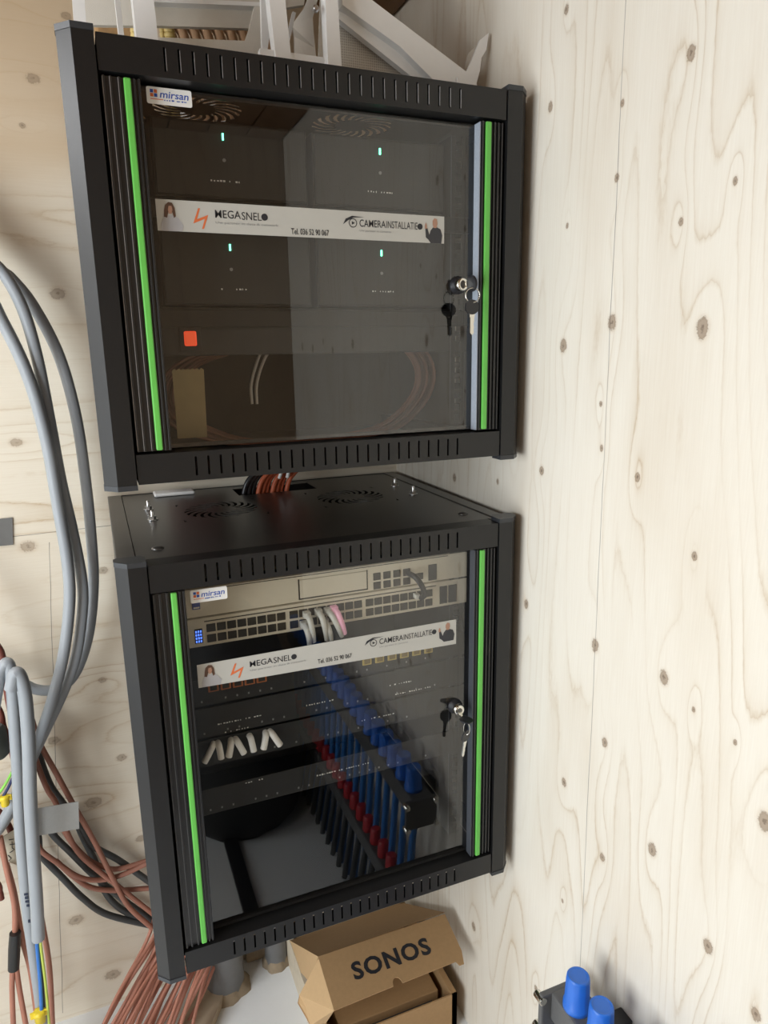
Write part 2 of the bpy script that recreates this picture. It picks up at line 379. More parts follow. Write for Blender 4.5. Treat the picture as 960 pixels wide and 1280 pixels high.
# ------------------------------------------------------------------ cabinets
W = .6; CH = .0153; CDp = .0157; PW = .0229; CT = .0065; RH = .0375
DEP = .505
FAN = [(.1835, .302), (.4225, .298)]
def fan_panel(b, x0, x1, y0, y1, z, th, fans, R=.062, r0=.026, n=19):
    """sheet with two swirl fan grilles cut through it and a cable opening left at the rear"""
    sq = R+.008
    def quad(pts): 
        b.add([(p[0], p[1], z) for p in pts]+[(p[0], p[1], z-th) for p in pts],
              [tuple(range(len(pts))), tuple(range(len(pts), 2*len(pts)))[::-1]]+[(i, len(pts)+i, len(pts)+(i+1) % len(pts), (i+1) % len(pts)) for i in range(len(pts))])
    fy = sum(f[1] for f in fans)/len(fans)
    ya, yb = fy-sq, fy+sq
    quad([(x0, y0), (x1, y0), (x1, ya), (x0, ya)])
    # rear strip with an opening x .235-.39, y .405-.475
    quad([(x0, yb), (x1, yb), (x1, .405), (x0, .405)]); quad([(x0, .475), (x1, .475), (x1, y1), (x0, y1)])
    quad([(x0, .405), (.235, .405), (.235, .475), (x0, .475)]); quad([(.39, .405), (x1, .405), (x1, .475), (.39, .475)])
    xs = x0
    for (fx, _) in fans:
        quad([(xs, ya), (fx-sq, ya), (fx-sq, yb), (xs, yb)]); xs = fx+sq
        m = n*2
        def P(r, k, sw=0): 
            g = 2*PI*k/m+sw; return (fx+r*math.cos(g), fy+r*math.sin(g))
        def SQ(k):
            g = 2*PI*k/m; c, s = math.cos(g), math.sin(g); t = sq/max(abs(c), abs(s)); return (fx+t*c, fy+t*s)
        sw1 = .55
        for k in range(m):
            quad([P(R, k, sw1), P(R, k+1, sw1), SQ(k+1+round(sw1*m/2/PI)), SQ(k+round(sw1*m/2/PI))])
            if k % 2 == 0:
                st = 4
                for j in range(st):
                    ra, rb = r0+(R-r0)*j/st, r0+(R-r0)*(j+1)/st
                    sa, sb = sw1*(j/st)**1.5, sw1*((j+1)/st)**1.5
                    quad([P(ra, k, sa), P(ra, k+1, sa), P(rb, k+1, sb), P(rb, k, sb)])
        quad([P(r0, k) for k in range(m)])
    quad([(xs, ya), (x1, ya), (x1, yb), (xs, yb)])

def cabinet(H, z0, dx, label, strip_mat, fans=FAN):
    root = thing('wall_cabinet', label, 'cabinet', (dx+W/2, 0, z0))
    def X(x): return dx+x
    def mk(b, name, mt, par=root): return keep2(b.build(name, mt, par), par)
    def keep2(o, par):
        o.matrix_parent_inverse = Matrix.Translation(root.location).inverted() if par == root else Matrix(); return o
    zt = z0+H
    post = [(0, CDp), (CH, 0), (CH+PW, 0), (CH+PW, .032), (.002, .032), (0, .030)]
    capo = [(-.0006, CDp-.0004), (CH-.0003, -.0008), (CH+PW+.0004, -.0008), (CH+PW+.0004, .024), (CH+PW-.006, .033), (.003, .033), (-.0006, .029)]
    for s in (0, 1):
        mx = (lambda x: X(x)) if s == 0 else (lambda x: X(W-x))
        p = mk(MB().prism(post, lambda x, y: (mx(x), y, z0+CT), lambda x, y: (mx(x), y, zt-CT)), 'front_post', BLACK)
        for (za, zb) in ((z0, z0+CT), (zt-CT, zt)):
            b = MB(); b.prism(capo, lambda x, y: (mx(x), y, za), lambda x, y: (mx(x), y, zb)); mk(b, 'end_cap', CAP, p)
        mk(MB().box(*sorted((mx(.004), mx(.0055))), .033, DEP, z0+.004, zt-.006), 'side_panel', BLACK)
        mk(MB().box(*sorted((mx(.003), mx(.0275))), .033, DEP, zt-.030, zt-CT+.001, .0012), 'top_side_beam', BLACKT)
        mk(MB().box(*sorted((mx(.003), mx(.0275))), .033, DEP, z0+CT-.001, z0+.03, .0012), 'bottom_side_beam', BLACK)
    # slotted rails
    for (za, zb, nm) in ((zt-CT-RH, zt-CT, 'top_rail'), (z0+CT, z0+CT+RH, 'bottom_rail')):
        b = MB(); xa, xb = X(CH+PW+.0018), X(W-CH-PW-.0018); y0, y1 = .0014, .0035
        sl0, sl1 = za+.0065, zb-.0065; n = 25; p0, p1 = X(.1115), X(.4885); hw = .0014
        b.box(xa, xb, y0, y1, sl1, zb).box(xa, xb, y0, y1, za, sl0)
        edges = [xa]
        for i in range(n):
            c = p0+(p1-p0)*i/(n-1); edges += [c-hw, c+hw]
        edges.append(xb)
        for i in range(0, len(edges), 2): b.box(edges[i], edges[i+1], y0, y1, sl0, sl1)
        b.box(xa, xb, y1, .034, zb-.002, zb).box(xa, xb, y1, .030, za, za+.002)
        rl = mk(b, nm, BLACK); e_ = MB()
        for i in range(n):
            c = p0+(p1-p0)*i/(n-1); e_.box(c+hw-.0003, c+hw+.0002, y0-.0001, y1-.0003, sl0+.001, sl1-.001)
        if H < .6 and nm == 'top_rail': mk(e_, 'slot_edges', EDGE, rl)  # bare slot edges, the light they catch painted in
    b = MB(); fan_panel(b, X(.0285), X(W-.0285), .036, DEP, zt-CT-.0005, .0012, [(X(f[0]), f[1]) for f in fans])
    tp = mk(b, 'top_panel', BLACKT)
    for (px_, py_) in ((.059, .085), (.543, .083)):
        mk(MB().lathe((X(px_), py_, zt-CT-.0005), [(.0085, 0), (.0085, .001), (.006, .0025), (.002, .0032)], 16), 'hole_plug', BLACKT, tp)
    mk(MB().box(X(.0285), X(W-.0285), .036, DEP, z0+CT, z0+CT+.0012), 'bottom_panel', BLACK)
    mk(MB().box(X(.006), X(W-.006), DEP-.0015, DEP, z0+.006, zt-.006), 'back_panel', DARKIN)
    for s in (0, 1):                                           # drilled rack rails
        b = MB(); xa, xb = (X(.512), X(.536)) if s else (X(.064), X(.088))
        za, zb = z0+.05, zt-.05; b.box(xa, xa+.007, .070, .0718, za, zb).box(xb-.0075, xb, .070, .0718, za, zb)
        z = za; 
        while z < zb-.012:
            b.box(xa+.007, xb-.0075, .070, .0718, z, z+.0065); z += .01587
        b.box(xa, xa+.0018, .0718, .110, za, zb)
        rr = mk(b, 'rack_rail', DARKIN)
        if s:
            mk(MB().box(xa-.0012, xa-.0002, .0685, .0700, za, zb), 'rail_edge', GREYS, rr)
            for zz in ((.206, .192, .178, .146, .130, .114, .083) if H < .6 else (.53, .50, .46)):
                mk(MB().box(xa+.0075, xa+.0155, .0672, .0700, z0+zz, z0+zz+.0075, .0006), 'cage_nut', STEEL, rr)
    # door
    da, db = z0+CT+RH+.003, zt-CT-RH-.003
    d = MB()
    for s in (0, 1):
        f = (lambda x: X(x)) if s == 0 else (lambda x: X(W-x))
        if s == 0: base = (.0425, .0835); ribs = (.0440, .0515, .0605, .0765, .0815); fr = .0075
        else: base = (.0415, .0765); ribs = (.0435, .0495, .0555, .0740); fr = .0075
        d.box(*sorted((f(base[0]), f(base[1]))), fr, .0215, da, db)
        for r_ in ribs: d.box(*sorted((f(r_-.0011), f(r_+.0011))), .0045, fr, da, db, .0004)
    d.box(X(.0835), X(.5235), .0258, .030, da, da+.005).box(X(.0835), X(.5235), .0258, .030, db-.005, db)
    door = mk(d, 'door', ALU)
    for xe in (.0430, .0505, .0595): mk(MB().box(X(xe-.0003), X(xe+.0002), .0042, fr, da+.001, db-.001), 'edge_glint', EDGE if H < .6 else EDGED, door)  # light caught by the ribs, painted as thin strips
    mk(MB().box(X(.064), X(.5355), .0222, .0256, da+.001, db-.001), 'glass_pane', GLASS, door)
    mk(MB().box(X(.0650), X(.0727), .0025, fr, da+.001, db-.0005, .0015), 'green_strip', GREEN, door)
    mk(MB().box(X(.5302), X(.5385), .0025, fr, da+.001, db-.0005, .0015), 'green_strip', GREEN, door)
    mk(MB().box(X(.5222), X(.5235), .0070, .0220, da, db-.001), 'sheen_strip', strip_mat, door)  # light on the profile's inner side, put into the strip colour
    # lock
    lx, lz = X(.4970), z0+(.3325 if H > .6 else .2545)
    k = MB().lathe((lx, .0222, lz), [(.0125, 0), (.0125, -.004), (.0105, -.006), (.0095, -.011)], 20, (0, 1, 0))
    lk = mk(k, 'lock_body', BPLAS, door)
    k = MB().lathe((lx, .0112, lz), [(.0088, 0), (.0088, -.006), (.0075, -.0075), (.003, -.0068)], 20, (0, 1, 0)); mk(k, 'lock_cylinder', CHROME, door)
    mk(MB().box(lx-.004, lx+.004, .027, .031, lz-.042, lz+.006, .001), 'lock_cam', BPLAS, door)
    # keys hang from the lock
    ks = thing('key_set', 'two black-headed keys on a ring in the lock of the %s cabinet' % ('lower' if H > .6 else 'upper'), 'keys', (lx, .0, lz), 'keys in the cabinet locks')
    def key(o, u, v, n_, r_=.0115):                            # head centre o, blade direction u
        o = Vector(o); u = Vector(u).normalized(); n_ = Vector(n_).normalized(); v = n_.cross(u)
        h = MB(); pts = []
        for i in range(20):
            g = 2*PI*i/20; pts.append(o+(u*math.cos(g)*r_*.88+v*math.sin(g)*r_)-n_*.0012)
        h.slab(pts, n_*.0024); kh = keep(h.build('key_head', BPLAS, ks))
        bl = MB(); c = o+u*r_*.8
        prof = [(0, -.0042), (.004, -.0042), (.005, -.0032), (.026, -.0032), (.029, 0), (.026, .0032), (.021, .0024), (.018, .0034), (.014, .0022), (.010, .0034), (.005, .0032), (.004, .0042), (0, .0042)]
        bl.slab([c+u*a_+v*b_-n_*.0009 for a_, b_ in prof], n_*.0018); keep(bl.build('key_blade', CHROME, ks))
    if H > .6:
        hd = Vector((lx+.003, -.012, lz-.009)); key(hd, (0, 1, .1), 0, (.15, -.2, 1), .0115)
        h2 = Vector((lx+.002, -.013, lz-.037)); key(h2, (-.12, .05, -1), 0, (.35, -.75, .35))
    else:
        hd = Vector((lx+.006, -.010, lz-.000)); key(hd, (-.1, 1, 0), 0, (.85, -.35, .1), .0125)
        h2 = Vector((lx+.005, -.013, lz-.032)); key(h2, (.03, .05, -1), 0, (.1, -1, 0))
    mid = (hd+h2)/2; mid.y -= .002; ring = []
    for i in range(25):
        g = 2*PI*i/24; ring.append(mid+Vector((.35*math.cos(g), -.35*math.cos(g), math.sin(g)))*.0105 if H > .6 else mid+Vector((math.cos(g), -.25*math.cos(g), math.sin(g)))*.0098)
    keep(MB().tube(ring, .0007, 6, False).build('key_ring', CHROME, ks))
    return root
H1, H2, GAP = .5144, .6469, .093
ZU = H2+GAP; DXU = -.0012
UP = cabinet(H1, ZU, DXU, 'upper black network cabinet with smoked glass door and four amplifiers inside', mat('grey_side_sheen_lighter', (.36,.40,.46), .4, var=.2, scale=500, spec=.7), [(.178, .215), (.413, .215)])  # upper side strip painted as more brightly lit than the lower one
LO = cabinet(H2, 0, 0, 'lower taller black network cabinet with smoked glass door and switches inside', GREYS)

# bolts standing on the lower cabinet's top
for (x, y, l) in ((.0665, .352, 'zinc bolt with nut at rear left of the lower cabinet top'), (.067, .268, 'zinc bolt with nut nearer the front, left on the lower cabinet top'),
               (.537, .355, 'zinc bolt with nut at rear right of the lower cabinet top'), (.536, .265, 'zinc bolt with nut nearer the front, right on the lower cabinet top')):
    z = H2-CT
    b_ = thing('bolt', l, 'bolt', (x, y, z), 'bolts through the cabinet top')
    keep(MB().lathe((x, y, z), [(.0085, 0), (.0085, .0014)], 18, smooth=False).build('washer', STEEL, b_))
    keep(MB().lathe((x, y, z+.0014), [(.0062, 0), (.0062, .0052)], 6, smooth=False).build('nut', STEEL, b_))
    keep(MB().lathe((x, y, z+.0066), [(.0031, 0), (.0031, .0085), (.0024, .0095)], 10).build('stud', STEEL, b_))

# ------------------------------------------------------------------ stickers on the doors
def brand_sticker(x0, x1, z0, z1, label):
    y = .0218; s = thing('brand_sticker', label, 'sticker', ((x0+x1)/2, y, z0), 'small maker stickers on the doors')
    w_, h_ = x1-x0, z1-z0; r = .0022; pts = []
    for cx, cz, a0 in ((x1-r, z1-r, 0), (x0+r, z1-r, 90), (x0+r, z0+r, 180), (x1-r, z0+r, 270)):
        for k in range(5):
            g = math.radians(a0+k*22.5); pts.append((cx+r*math.cos(g), cz+r*math.sin(g)))
    poly2('backing', pts, y, .0004, PAPERB, s)
    q = h_*.20; ox, oz = x0+w_*.08, z0+h_*.42
    for (i, j, mt) in ((0, 1, INKB), (1, 1, INKO), (0, 0, INKO), (1, 0, INKB)):
        keep(MB().box(ox+i*q*1.2, ox+i*q*1.2+q, y-.0002, y, oz+j*q*1.15, oz+j*q*1.15+q).build('logo_square', mt, s))
    lettering('lettering', 'mirsan', x0+w_*.29, x1-w_*.07, z0+h_*.40, z0+h_*.80, y-.0002, INKB, s, .012, shear=.15)
    keep(MB().box(x0+w_*.08, x0+w_*.36, y-.0002, y, z0+h_*.27, z0+h_*.31).build('underline', INKO, s))
    dashes('small_print', x0+w_*.38, z0+h_*.24, 9, y-.0004, s, .0028, .0016, INKB)
k = 1.0194
brand_sticker(.0890, .1400, 1.1885, 1.2065, 'white maker sticker with orange and blue squares on the upper door')
brand_sticker(.0915, .1410, .5745, .5928, 'white maker sticker with orange and blue squares on the lower door')

def banner(x0, x1, z0, z1, skew, label):
    y = .0217
    s = thing('advertising_sticker', label, 'sticker', ((x0+x1)/2, y, z0), 'long advertising stickers on the glass doors')
    w_, h_ = x1-x0, z1-z0
    def P(u, v): return (x0+u*w_, z0+v*h_)
    def R(u0, u1, v0, v1): return (x0+u0*w_, x0+u1*w_, z0+v0*h_, z0+v1*h_)
    poly2('backing', [P(0, 0), P(1, -skew), P(1, 1), P(0, 1)], y, .0004, PAPER, s)
    f = y-.0003
    # printed portrait of a woman in a white coat
    poly2('printed_figure', [P(.012, .0), P(.075, .0), P(.080, .20), P(.066, .42), P(.053, .50), P(.035, .50), P(.020, .42), P(.012, .22)], f, .0002, COATW, s)
    poly2('printed_hair', [P(.022, .45), P(.031, .42), P(.036, .60), P(.048, .60), P(.052, .42), P(.058, .48), P(.056, .75), P(.049, .90), P(.038, .92), P(.028, .82), P(.024, .65)], f-.0002, .0002, HAIR, s)
    poly2('printed_face', [P(.037, .55), P(.046, .55), P(.049, .68), P(.047, .80), P(.038, .80), P(.035, .68)], f-.0004, .0002, SKIN, s)
    # printed portrait of a man in a dark shirt
    poly2('printed_figure', [P(.945, .0), P(.988, .0), P(.992, .30), P(.985, .52), P(.968, .60), P(.955, .58), P(.945, .46), P(.940, .30), P(.932, .55), P(.924, .53), P(.926, .20), P(.936, .12)], f, .0002, SHIRT, s)
    poly2('printed_face', [P(.957, .56), P(.968, .56), P(.972, .72), P(.970, .88), P(.960, .92), P(.953, .82), P(.953, .68)], f-.0002, .0002, SKIN, s)
    poly2('printed_face', [P(.922, .52), P(.930, .52), P(.930, .64), P(.926, .74), P(.922, .64)], f-.0002, .0002, SKIN, s)
    # lightning emblem
    poly2('emblem', [P(.128, .78), P(.134, .78), P(.122, .42), P(.158, .58), P(.142, .12), P(.136, .12), P(.147, .45), P(.110, .28)], f, .0002, INKO, s)
    lettering('lettering', 'MEGA', *R(.180, .262, .50, .76), f, INK, s, .005)
    lettering('lettering', 'SNEL', *R(.265, .330, .48, .74), f, INK, s, .0)
    c = P(.340, .61); poly2('dot', [(c[0]+.0042*math.cos(i*PI/8), c[1]+.0042*math.sin(i*PI/8)) for i in range(16)], f, .0002, INK, s)
    lettering('lettering', 'Uw partner in data & netwerk', *R(.180, .385, .29, .39), f, INKG, s)
    lettering('lettering', 'Tel. 036 52 90 067', *R(.428, .560, .08, .29), f, INK, s, .014)
    # eye emblem
    e = [P(.612, .52), P(.622, .72), P(.645, .83), P(.690, .80), P(.650, .77), P(.630, .66)]
    poly2('emblem', e, f, .0002, INK, s)
    c = P(.648, .58); ring = MB(); n = 20
    for i in range(n):
        g0, g1 = 2*PI*i/n, 2*PI*(i+1)/n
        ring.slab([(c[0]+r_*math.cos(g), f, c[1]+r_*math.sin(g)) for r_, g in ((.0048, g0), (.0058, g0), (.0058, g1), (.0048, g1))], (0, .0002, 0))
    keep(ring.build('emblem', INK, s))
    poly2('emblem', [(c[0]-.0015, c[1]-.0022), (c[0]+.0028, c[1]), (c[0]-.0015, c[1]+.0022)], f, .0002, INK, s)
    lettering('lettering', 'CAMERA', *R(.672, .770, .46, .72), f, INK, s, .005)
    lettering('lettering', 'INSTALLATIE', *R(.773, .893, .46, .72), f, INK, s, .0)
    c = P(.903, .58); poly2('dot', [(c[0]+.0040*math.cos(i*PI/8), c[1]+.0040*math.sin(i*PI/8)) for i in range(16)], f, .0002, INK, s)
    lettering('lettering', 'Uw partner in cameras', *R(.672, .790, .27, .37), f, INKG, s)
banner(.0890, .4745, 1.0500, 1.0855, 0, 'long white advertising sticker with lettering across the upper glass door')
banner(.0925, .4985, .4495, .4840, .22, 'long white advertising sticker with lettering across the lower glass door')

# ------------------------------------------------------------------ inside the upper cabinet
def amplifier(x0, x1, z0, z1, led, label, tx):
    y = .075; a_ = thing('amplifier', label, 'amplifier', ((x0+x1)/2, y, z0), 'amplifiers in the upper cabinet')
    keep(MB().box(x0, x1, y, .36, z0, z1, .002).build('body', BLACK, a_))
    keep(MB().box(x0+.003, x1-.003, y-.003, y, z0+.003, z1-.003, .0012).build('front_plate', DARKIN, a_))
    keep(MB().box(led[0]-.0010, led[0]+.0010, y-.0045, y-.003, led[1]-.0045, led[1]+.0035).build('indicator_light', GLED, a_))
    keep(MB().lathe((led[0], y-.003, led[1]-.028), [(.0022, 0), (.0022, -.001)], 10, (0, 1, 0)).build('sensor', INKG, a_))
    dashes('small_print', led[0]-.019, led[1]-.054, 10, y-.0036, a_, .0040, .0024)
amplifier(.094, .294, 1.099, 1.192, (.1832, 1.1745), 'black amplifier with green light, upper left in the upper cabinet', 0)
amplifier(.302, .502, 1.099, 1.192, (.3996, 1.1750), 'black amplifier with green light, upper right in the upper cabinet', 0)
amplifier(.094, .294, .966, 1.072, (.1837, 1.0412), 'black amplifier with green light, lower left in the upper cabinet', 0)
amplifier(.302, .502, .966, 1.072, (.3995, 1.0415), 'black amplifier with green light, lower right in the upper cabinet', 0)
for z, l in ((1.090, 'black rack shelf carrying the two top amplifiers'), (.957, 'black rack shelf carrying the two lower amplifiers')):
    sh = thing('rack_shelf', l, 'shelf', (.3, .07, z), 'shelves in the upper cabinet')
    keep(MB().box(.064, .536, .0722, .40, z-.003, z+.0085-.0005-.0005, .001).build('tray', DARKIN, sh))
    keep(MB().box(.060, .540, .0645, .0695, z-.018, z+.004, .001).build('front_lip', BLACK, sh))
ps = thing('power_strip', 'black rack power strip with a glowing red rocker switch', 'power strip', (.3, .08, .905))
keep(MB().box(.060, .540, .0725, .12, .902, .944, .002).build('housing', DARKIN, ps))
keep(MB().box(.1095, .1375, .0695, .0725, .9085, .9405, .001).build('switch_bezel', BPLAS, ps))
keep(MB().box(.1155, .1315, .0665, .0695, .9150, .9340, .002).build('rocker_switch', RLED, ps))
tp_ = MB(); n = 14
pts = [(.1000+.0425*i/n, .884+(.0016 if i % 2 else -.0008)) for i in range(n+1)]+[(.1405, .790), (.1000, .790)]
tag(poly2('cardboard_strip', pts, .100, .0012, MASK, None), 'tan cardboard strip with a ragged top edge behind the upper glass', 'cardboard')
def cable(name, P, r, mt, label, cat='cable', group=None, n=8, seg=8):
    o = MB().tube(crom(P, seg), r, n).build(name, mt); return tag(o, label, cat, group)
UZ = ZU+CT+.0015
# terracotta coil standing against the back of the cabinet
for i in range(9):
    e_ = random.uniform(-1, 1); k_ = 1-.018*i; P = []
    for (px, py) in ((330, 420), (400, 398), (465, 399), (512, 418), (541, 455), (536, 495), (500, 533), (450, 551), (380, 566), (300, 561), (240, 543), (205, 522), (196, 490), (220, 455), (270, 435), (330, 420)):
        P.append(at(385+(px-385)*k_+e_, 480+(py-480)*k_+e_, .27+.012*(i % 3)))
    for p in P: p.z = max(p.z, UZ+.006)
    tag(MB().tube(crom(P, 4), .0027, 6).build('coiled_cable', PINKC), 'terracotta cable loop in the coil at the bottom of the upper cabinet', 'cable', 'coil inside the upper cabinet')
for i, (a_, l) in enumerate(((0, 'thin white cable hanging inside the upper cabinet, the left of the pair'), (1, 'thin white cable hanging inside the upper cabinet, the right of the pair'))):
    q = [(335+16*i, 397), (332+13*i, 425), (322+8*i, 450), (314+7*i, 480), (315+6*i, 505)]
    cable('hanging_cable', [at(x, y, .20+.01*i) for x, y in q], .0025, WHITEP, l, group='white cables in the upper cabinet')

# ------------------------------------------------------------------ inside the lower cabinet
def rj_port(x, z, w_, h_, y, par, nm='port', mt=PORT):
    """a socket: rim and dark opening"""
    return keep(MB().box(x-w_/2, x+w_/2, y-.0008, y+.0006, z-h_/2, z+h_/2, .0006).build(nm, mt, par))
SY = .066
sw = thing('network_switch', 'beige-grey rack router with a blank cover plate, on top in the lower cabinet', 'switch', (.3, SY, .5375))
keep(MB().box(.090, .510, SY, .36, .5378, .5805, .001).build('chassis', SWITCHB, sw))
keep(MB().box(.060, .540, SY-.002, SY, .5380, .5800).build('front_plate', SWITCHB, sw))
fr = MB(); a0, a1, b0, b1 = .2550, .3625, .5430, .5720
fr.box(a0, a1, SY-.0035, SY-.002, b0, b1, .0006); keep(fr.build('cover_plate', SWITCHB, sw))
fr = MB(); fr.box(a0-.0022, a0, SY-.0024, SY-.002, b0-.002, b1+.001).box(a1, a1+.002, SY-.0024, SY-.002, b0-.002, b1+.001).box(a0-.002, a1+.002, SY-.0024, SY-.002, b0-.0024, b0)
fr.box(.100, .505, SY-.0024, SY-.002, .5772, .5784)
keep(fr.build('cover_gap', PORT, sw))
pp = rj_port(.3800, .5600, .0125, .0120, SY-.0022, sw)
for i in range(4):
    for j in range(2):
        if i or j: share(pp, (i*.0170, 0, -j*.0148), sw)
rj_port(.4535, .5500, .0135, .0110, SY-.0022, sw); rj_port(.4770, .5535, .0150, .0270, SY-.0022, sw, 'module_slot', DARKIN)
keep(MB().box(.097, .108, SY-.003, SY-.002, .5500, .5680).build('display', INKB, sw))
keep(MB().box(.0985, .1070, SY-.0035, SY-.003, .5515, .5537).build('indicator_light', PAPERB, sw))
s2 = thing('network_switch', 'beige-grey rack switch with two long rows of ports, below the router', 'switch', (.3, SY, .492))
keep(MB().box(.090, .510, SY, .36, .4925, .5355, .001).build('chassis', SWITCHB, s2))
keep(MB().box(.060, .540, SY-.002, SY, .4925, .5350).build('front_plate', SWITCHB, s2))
keep(MB().box(.112, .4835, SY-.0026, SY-.002, .5290, .5304).build('top_line', PORT, s2))
ctrs = [.1210+i*.0148+(i//8)*.0044 for i in range(24)]
base_p = None
for i, x in enumerate(ctrs):
    for j, z in enumerate((.5190, .5030)):
        if base_p is None: base_p = rj_port(x, z, .0130, .0122, SY-.0022, s2); continue
        share(base_p, (x-ctrs[0], 0, z-.5190), s2)
keep(MB().box(.490, .5035, SY-.0030, SY-.002, .4970, .5270).build('module_slot', DARKIN, s2)); keep(MB().box(.506, .521, SY-.0030, SY-.002, .4970, .5270).build('module_slot', DARKIN, s2))
keep(MB().box(.0975, .1085, SY-.0026, SY-.002, .4980, .5200).build('light_window', DARKIN, s2))
for i in range(12):
    keep(MB().box(.0985+.0033*(i % 3), .1005+.0033*(i % 3), SY-.0032, SY-.002, .4995+.005*(i//3), .5025+.005*(i//3)).build('indicator_light', BLED, s2))
# plugs and their boots
def plug(x, z, mt, label, lean, drop=.036):
    o = MB().box(x-.0055, x+.0055, SY-.014, SY-.003, z-.005, z+.005, .0012)
    P = crom([(x, SY-.013, z), (x+lean*.2, SY-.021, z-.005), (x+lean*.6, SY-.024, z-drop*.55), (x+lean, SY-.020, z-drop)], 5)
    n = len(P); o.tube(P, [.0052-.0015*i/n for i in range(n)], 8)
    return tag(o.build('patch_plug', mt), label, 'plug', 'plugs in the two-row switch')
plug(.2625, .5180, WPLUG, 'whitish network plug in the switch top row, leftmost one', .006, .040); plug(.2575, .5030, WPLUG, 'whitish network plug in the switch bottom row, leftmost one', .004, .030)
plug(.2810, .5190, WPLUG, 'whitish network plug in the switch top row, middle one', .008, .042); plug(.2900, .5030, WPLUG, 'whitish network plug in the switch bottom row, second one', .006, .028)
plug(.2955, .5185, WPLUG, 'whitish network plug in the switch, just left of the pink one', .018, .040)
plug(.3060, .5200, PPLUG, 'pink network plug glowing in the switch top row', .012, .038)
cable('patch_lead', [(.4310, SY-.006, .5600), (.438, SY-.022, .5560), (.447, SY-.026, .541), (.452, SY-.024, .526), (.451, SY-.014, .5170)], .0046, BPLAS, 'short black patch lead from router down to the switch', 'cable')
keep_plug = MB().box(.4415, .4495, SY-.014, SY-.003, .5160, .5240, .0012).build('patch_plug', WPLUG); tag(keep_plug, 'small clear plug at the lower end of the black lead', 'plug')
# patch panels
YSOCK = mat('yellow_socket', (.22,.16,.05), .5)
def panel(z0, z1, label, keys, prints):
    p_ = thing('patch_bay', label, 'patch panel', (.3, .07, z0), 'patch panels in the lower cabinet')
    keep(MB().box(.060, .540, .0675, .0695, z0, z1, .0006).build('front_plate', DARKIN, p_))
    for (x, mt, dz) in keys:
        z = z0+.0225+dz
        keep(MB().box(x-.0078, x+.0078, .0650, .0675, z-.0072, z+.0072, .0008).build('keystone', mt, p_))
        keep(MB().box(x-.0050, x+.0050, .0644, .0652, z-.0048, z+.0036).build('keystone_opening', PORT if mt != YKEY else YSOCK, p_))
    for i in range(24):
        x = .100+i*.0174
        if random.random() < .6: keep(MB().box(x-.0012, x+.0012, .0670, .0675, z0+.006, z0+.009).build('number_mark', INKG, p_))
    for (x, z, n) in prints: dashes('small_print', x, z, n, .0669, p_)
    return p_
panel(.3965, .4400, 'patch panel with orange and yellow sockets just under the long sticker', [(.1180+i*.0180, OKEY, .006) for i in range(5)]+[(.3610+i*.0219, YKEY, .001) for i in range(6)], [])
panel(.3445, .3925, 'blank dark patch panel with white print, second from top', [], [(.112, .362, 18), (.130, .3465, 10), (.400, .367, 10), (.410, .349, 16), (.258, .3625, 12)])
panel(.2970, .3405, 'dark patch panel with whitish plugs at its left', [], [(.35, .315, 14)])
panel(.2150, .2585, 'lowest dark patch panel with a line of print', [], [(.147, .2530, 10), (.27, .235, 22)])
for i, (x, d_, l) in enumerate(((.112, -.017, 'first'), (.118, .002, 'second'), (.138, -.007, 'third'), (.144, .010, 'fourth'), (.166, .003, 'fifth'), (.191, -.007, 'sixth'), (.197, .013, 'seventh'))):
    z = .334; o = MB().tube(crom([(x, .066, z), (x+d_*.2, .058, z-.001), (x+d_*.6, .054, z-.010), (x+d_, .053, z-.020)], 5), .0050, 8)
    tag(o.build('patch_plug', WHITEP), 'white plug on the lower patch panel, %s from the left' % l, 'plug', 'white plugs on the lower patch panel')

# ------------------------------------------------------------------ cables between the two cabinets
ORD = ('first', 'second', 'third', 'fourth', 'fifth', 'sixth', 'seventh', 'eighth', 'ninth')
for i in range(10):
    x = .262+.0095*i; P = [(x-.02, .430+.004*(i % 3), .600), (x-.008, .428+.005*(i % 3), .655), (x+.018, .430+.004*(i % 3), .685), (x+.042, .445, .725), (x+.05, .455, .745)]
    mt, l = (ORANGEC, 'orange cable running between the two cabinets') if i > 2 else (BPLAS, 'black cable running between the two cabinets')
    l += ', %s from the left' % ORD[i if i < 3 else i-3]
    tag(MB().tube(crom(P, 6), .0048, 8).build('riser_cable', mt), l, 'cable', 'orange risers between the cabinets' if i > 2 else 'black risers between the cabinets')
for i, x in enumerate((.318, .334)):
    tag(MB().tube(crom([(x, .418, .665), (x+.004, .412, .680), (x+.012+.012*i, .414, .702)], 5), .0035, 8).build('cable_tie', WHITEP), 'white tie end on the orange cables, %s one' % ('left', 'right')[i], 'cable tie', 'white tie ends')
for i in range(9):
    x = .115+.011*i; P = [(x, .500, .66), (x+.004, .498, .70), (x+.006, .500, .745)]
    tag(MB().tube(crom(P, 4), .0045, 6).build('riser_cable', REDC), 'dark red cable at the wall behind the cabinet gap, %s from the left' % ORD[i], 'cable', 'dark red cables behind the gap')
tag(MB().box(.085, .160, .455, .49, H2-CT, H2-CT+.007, .003).build('crumpled_tissue', WHITEP), 'crumpled white packing scrap lying on rear left of the lower cabinet', 'scrap')

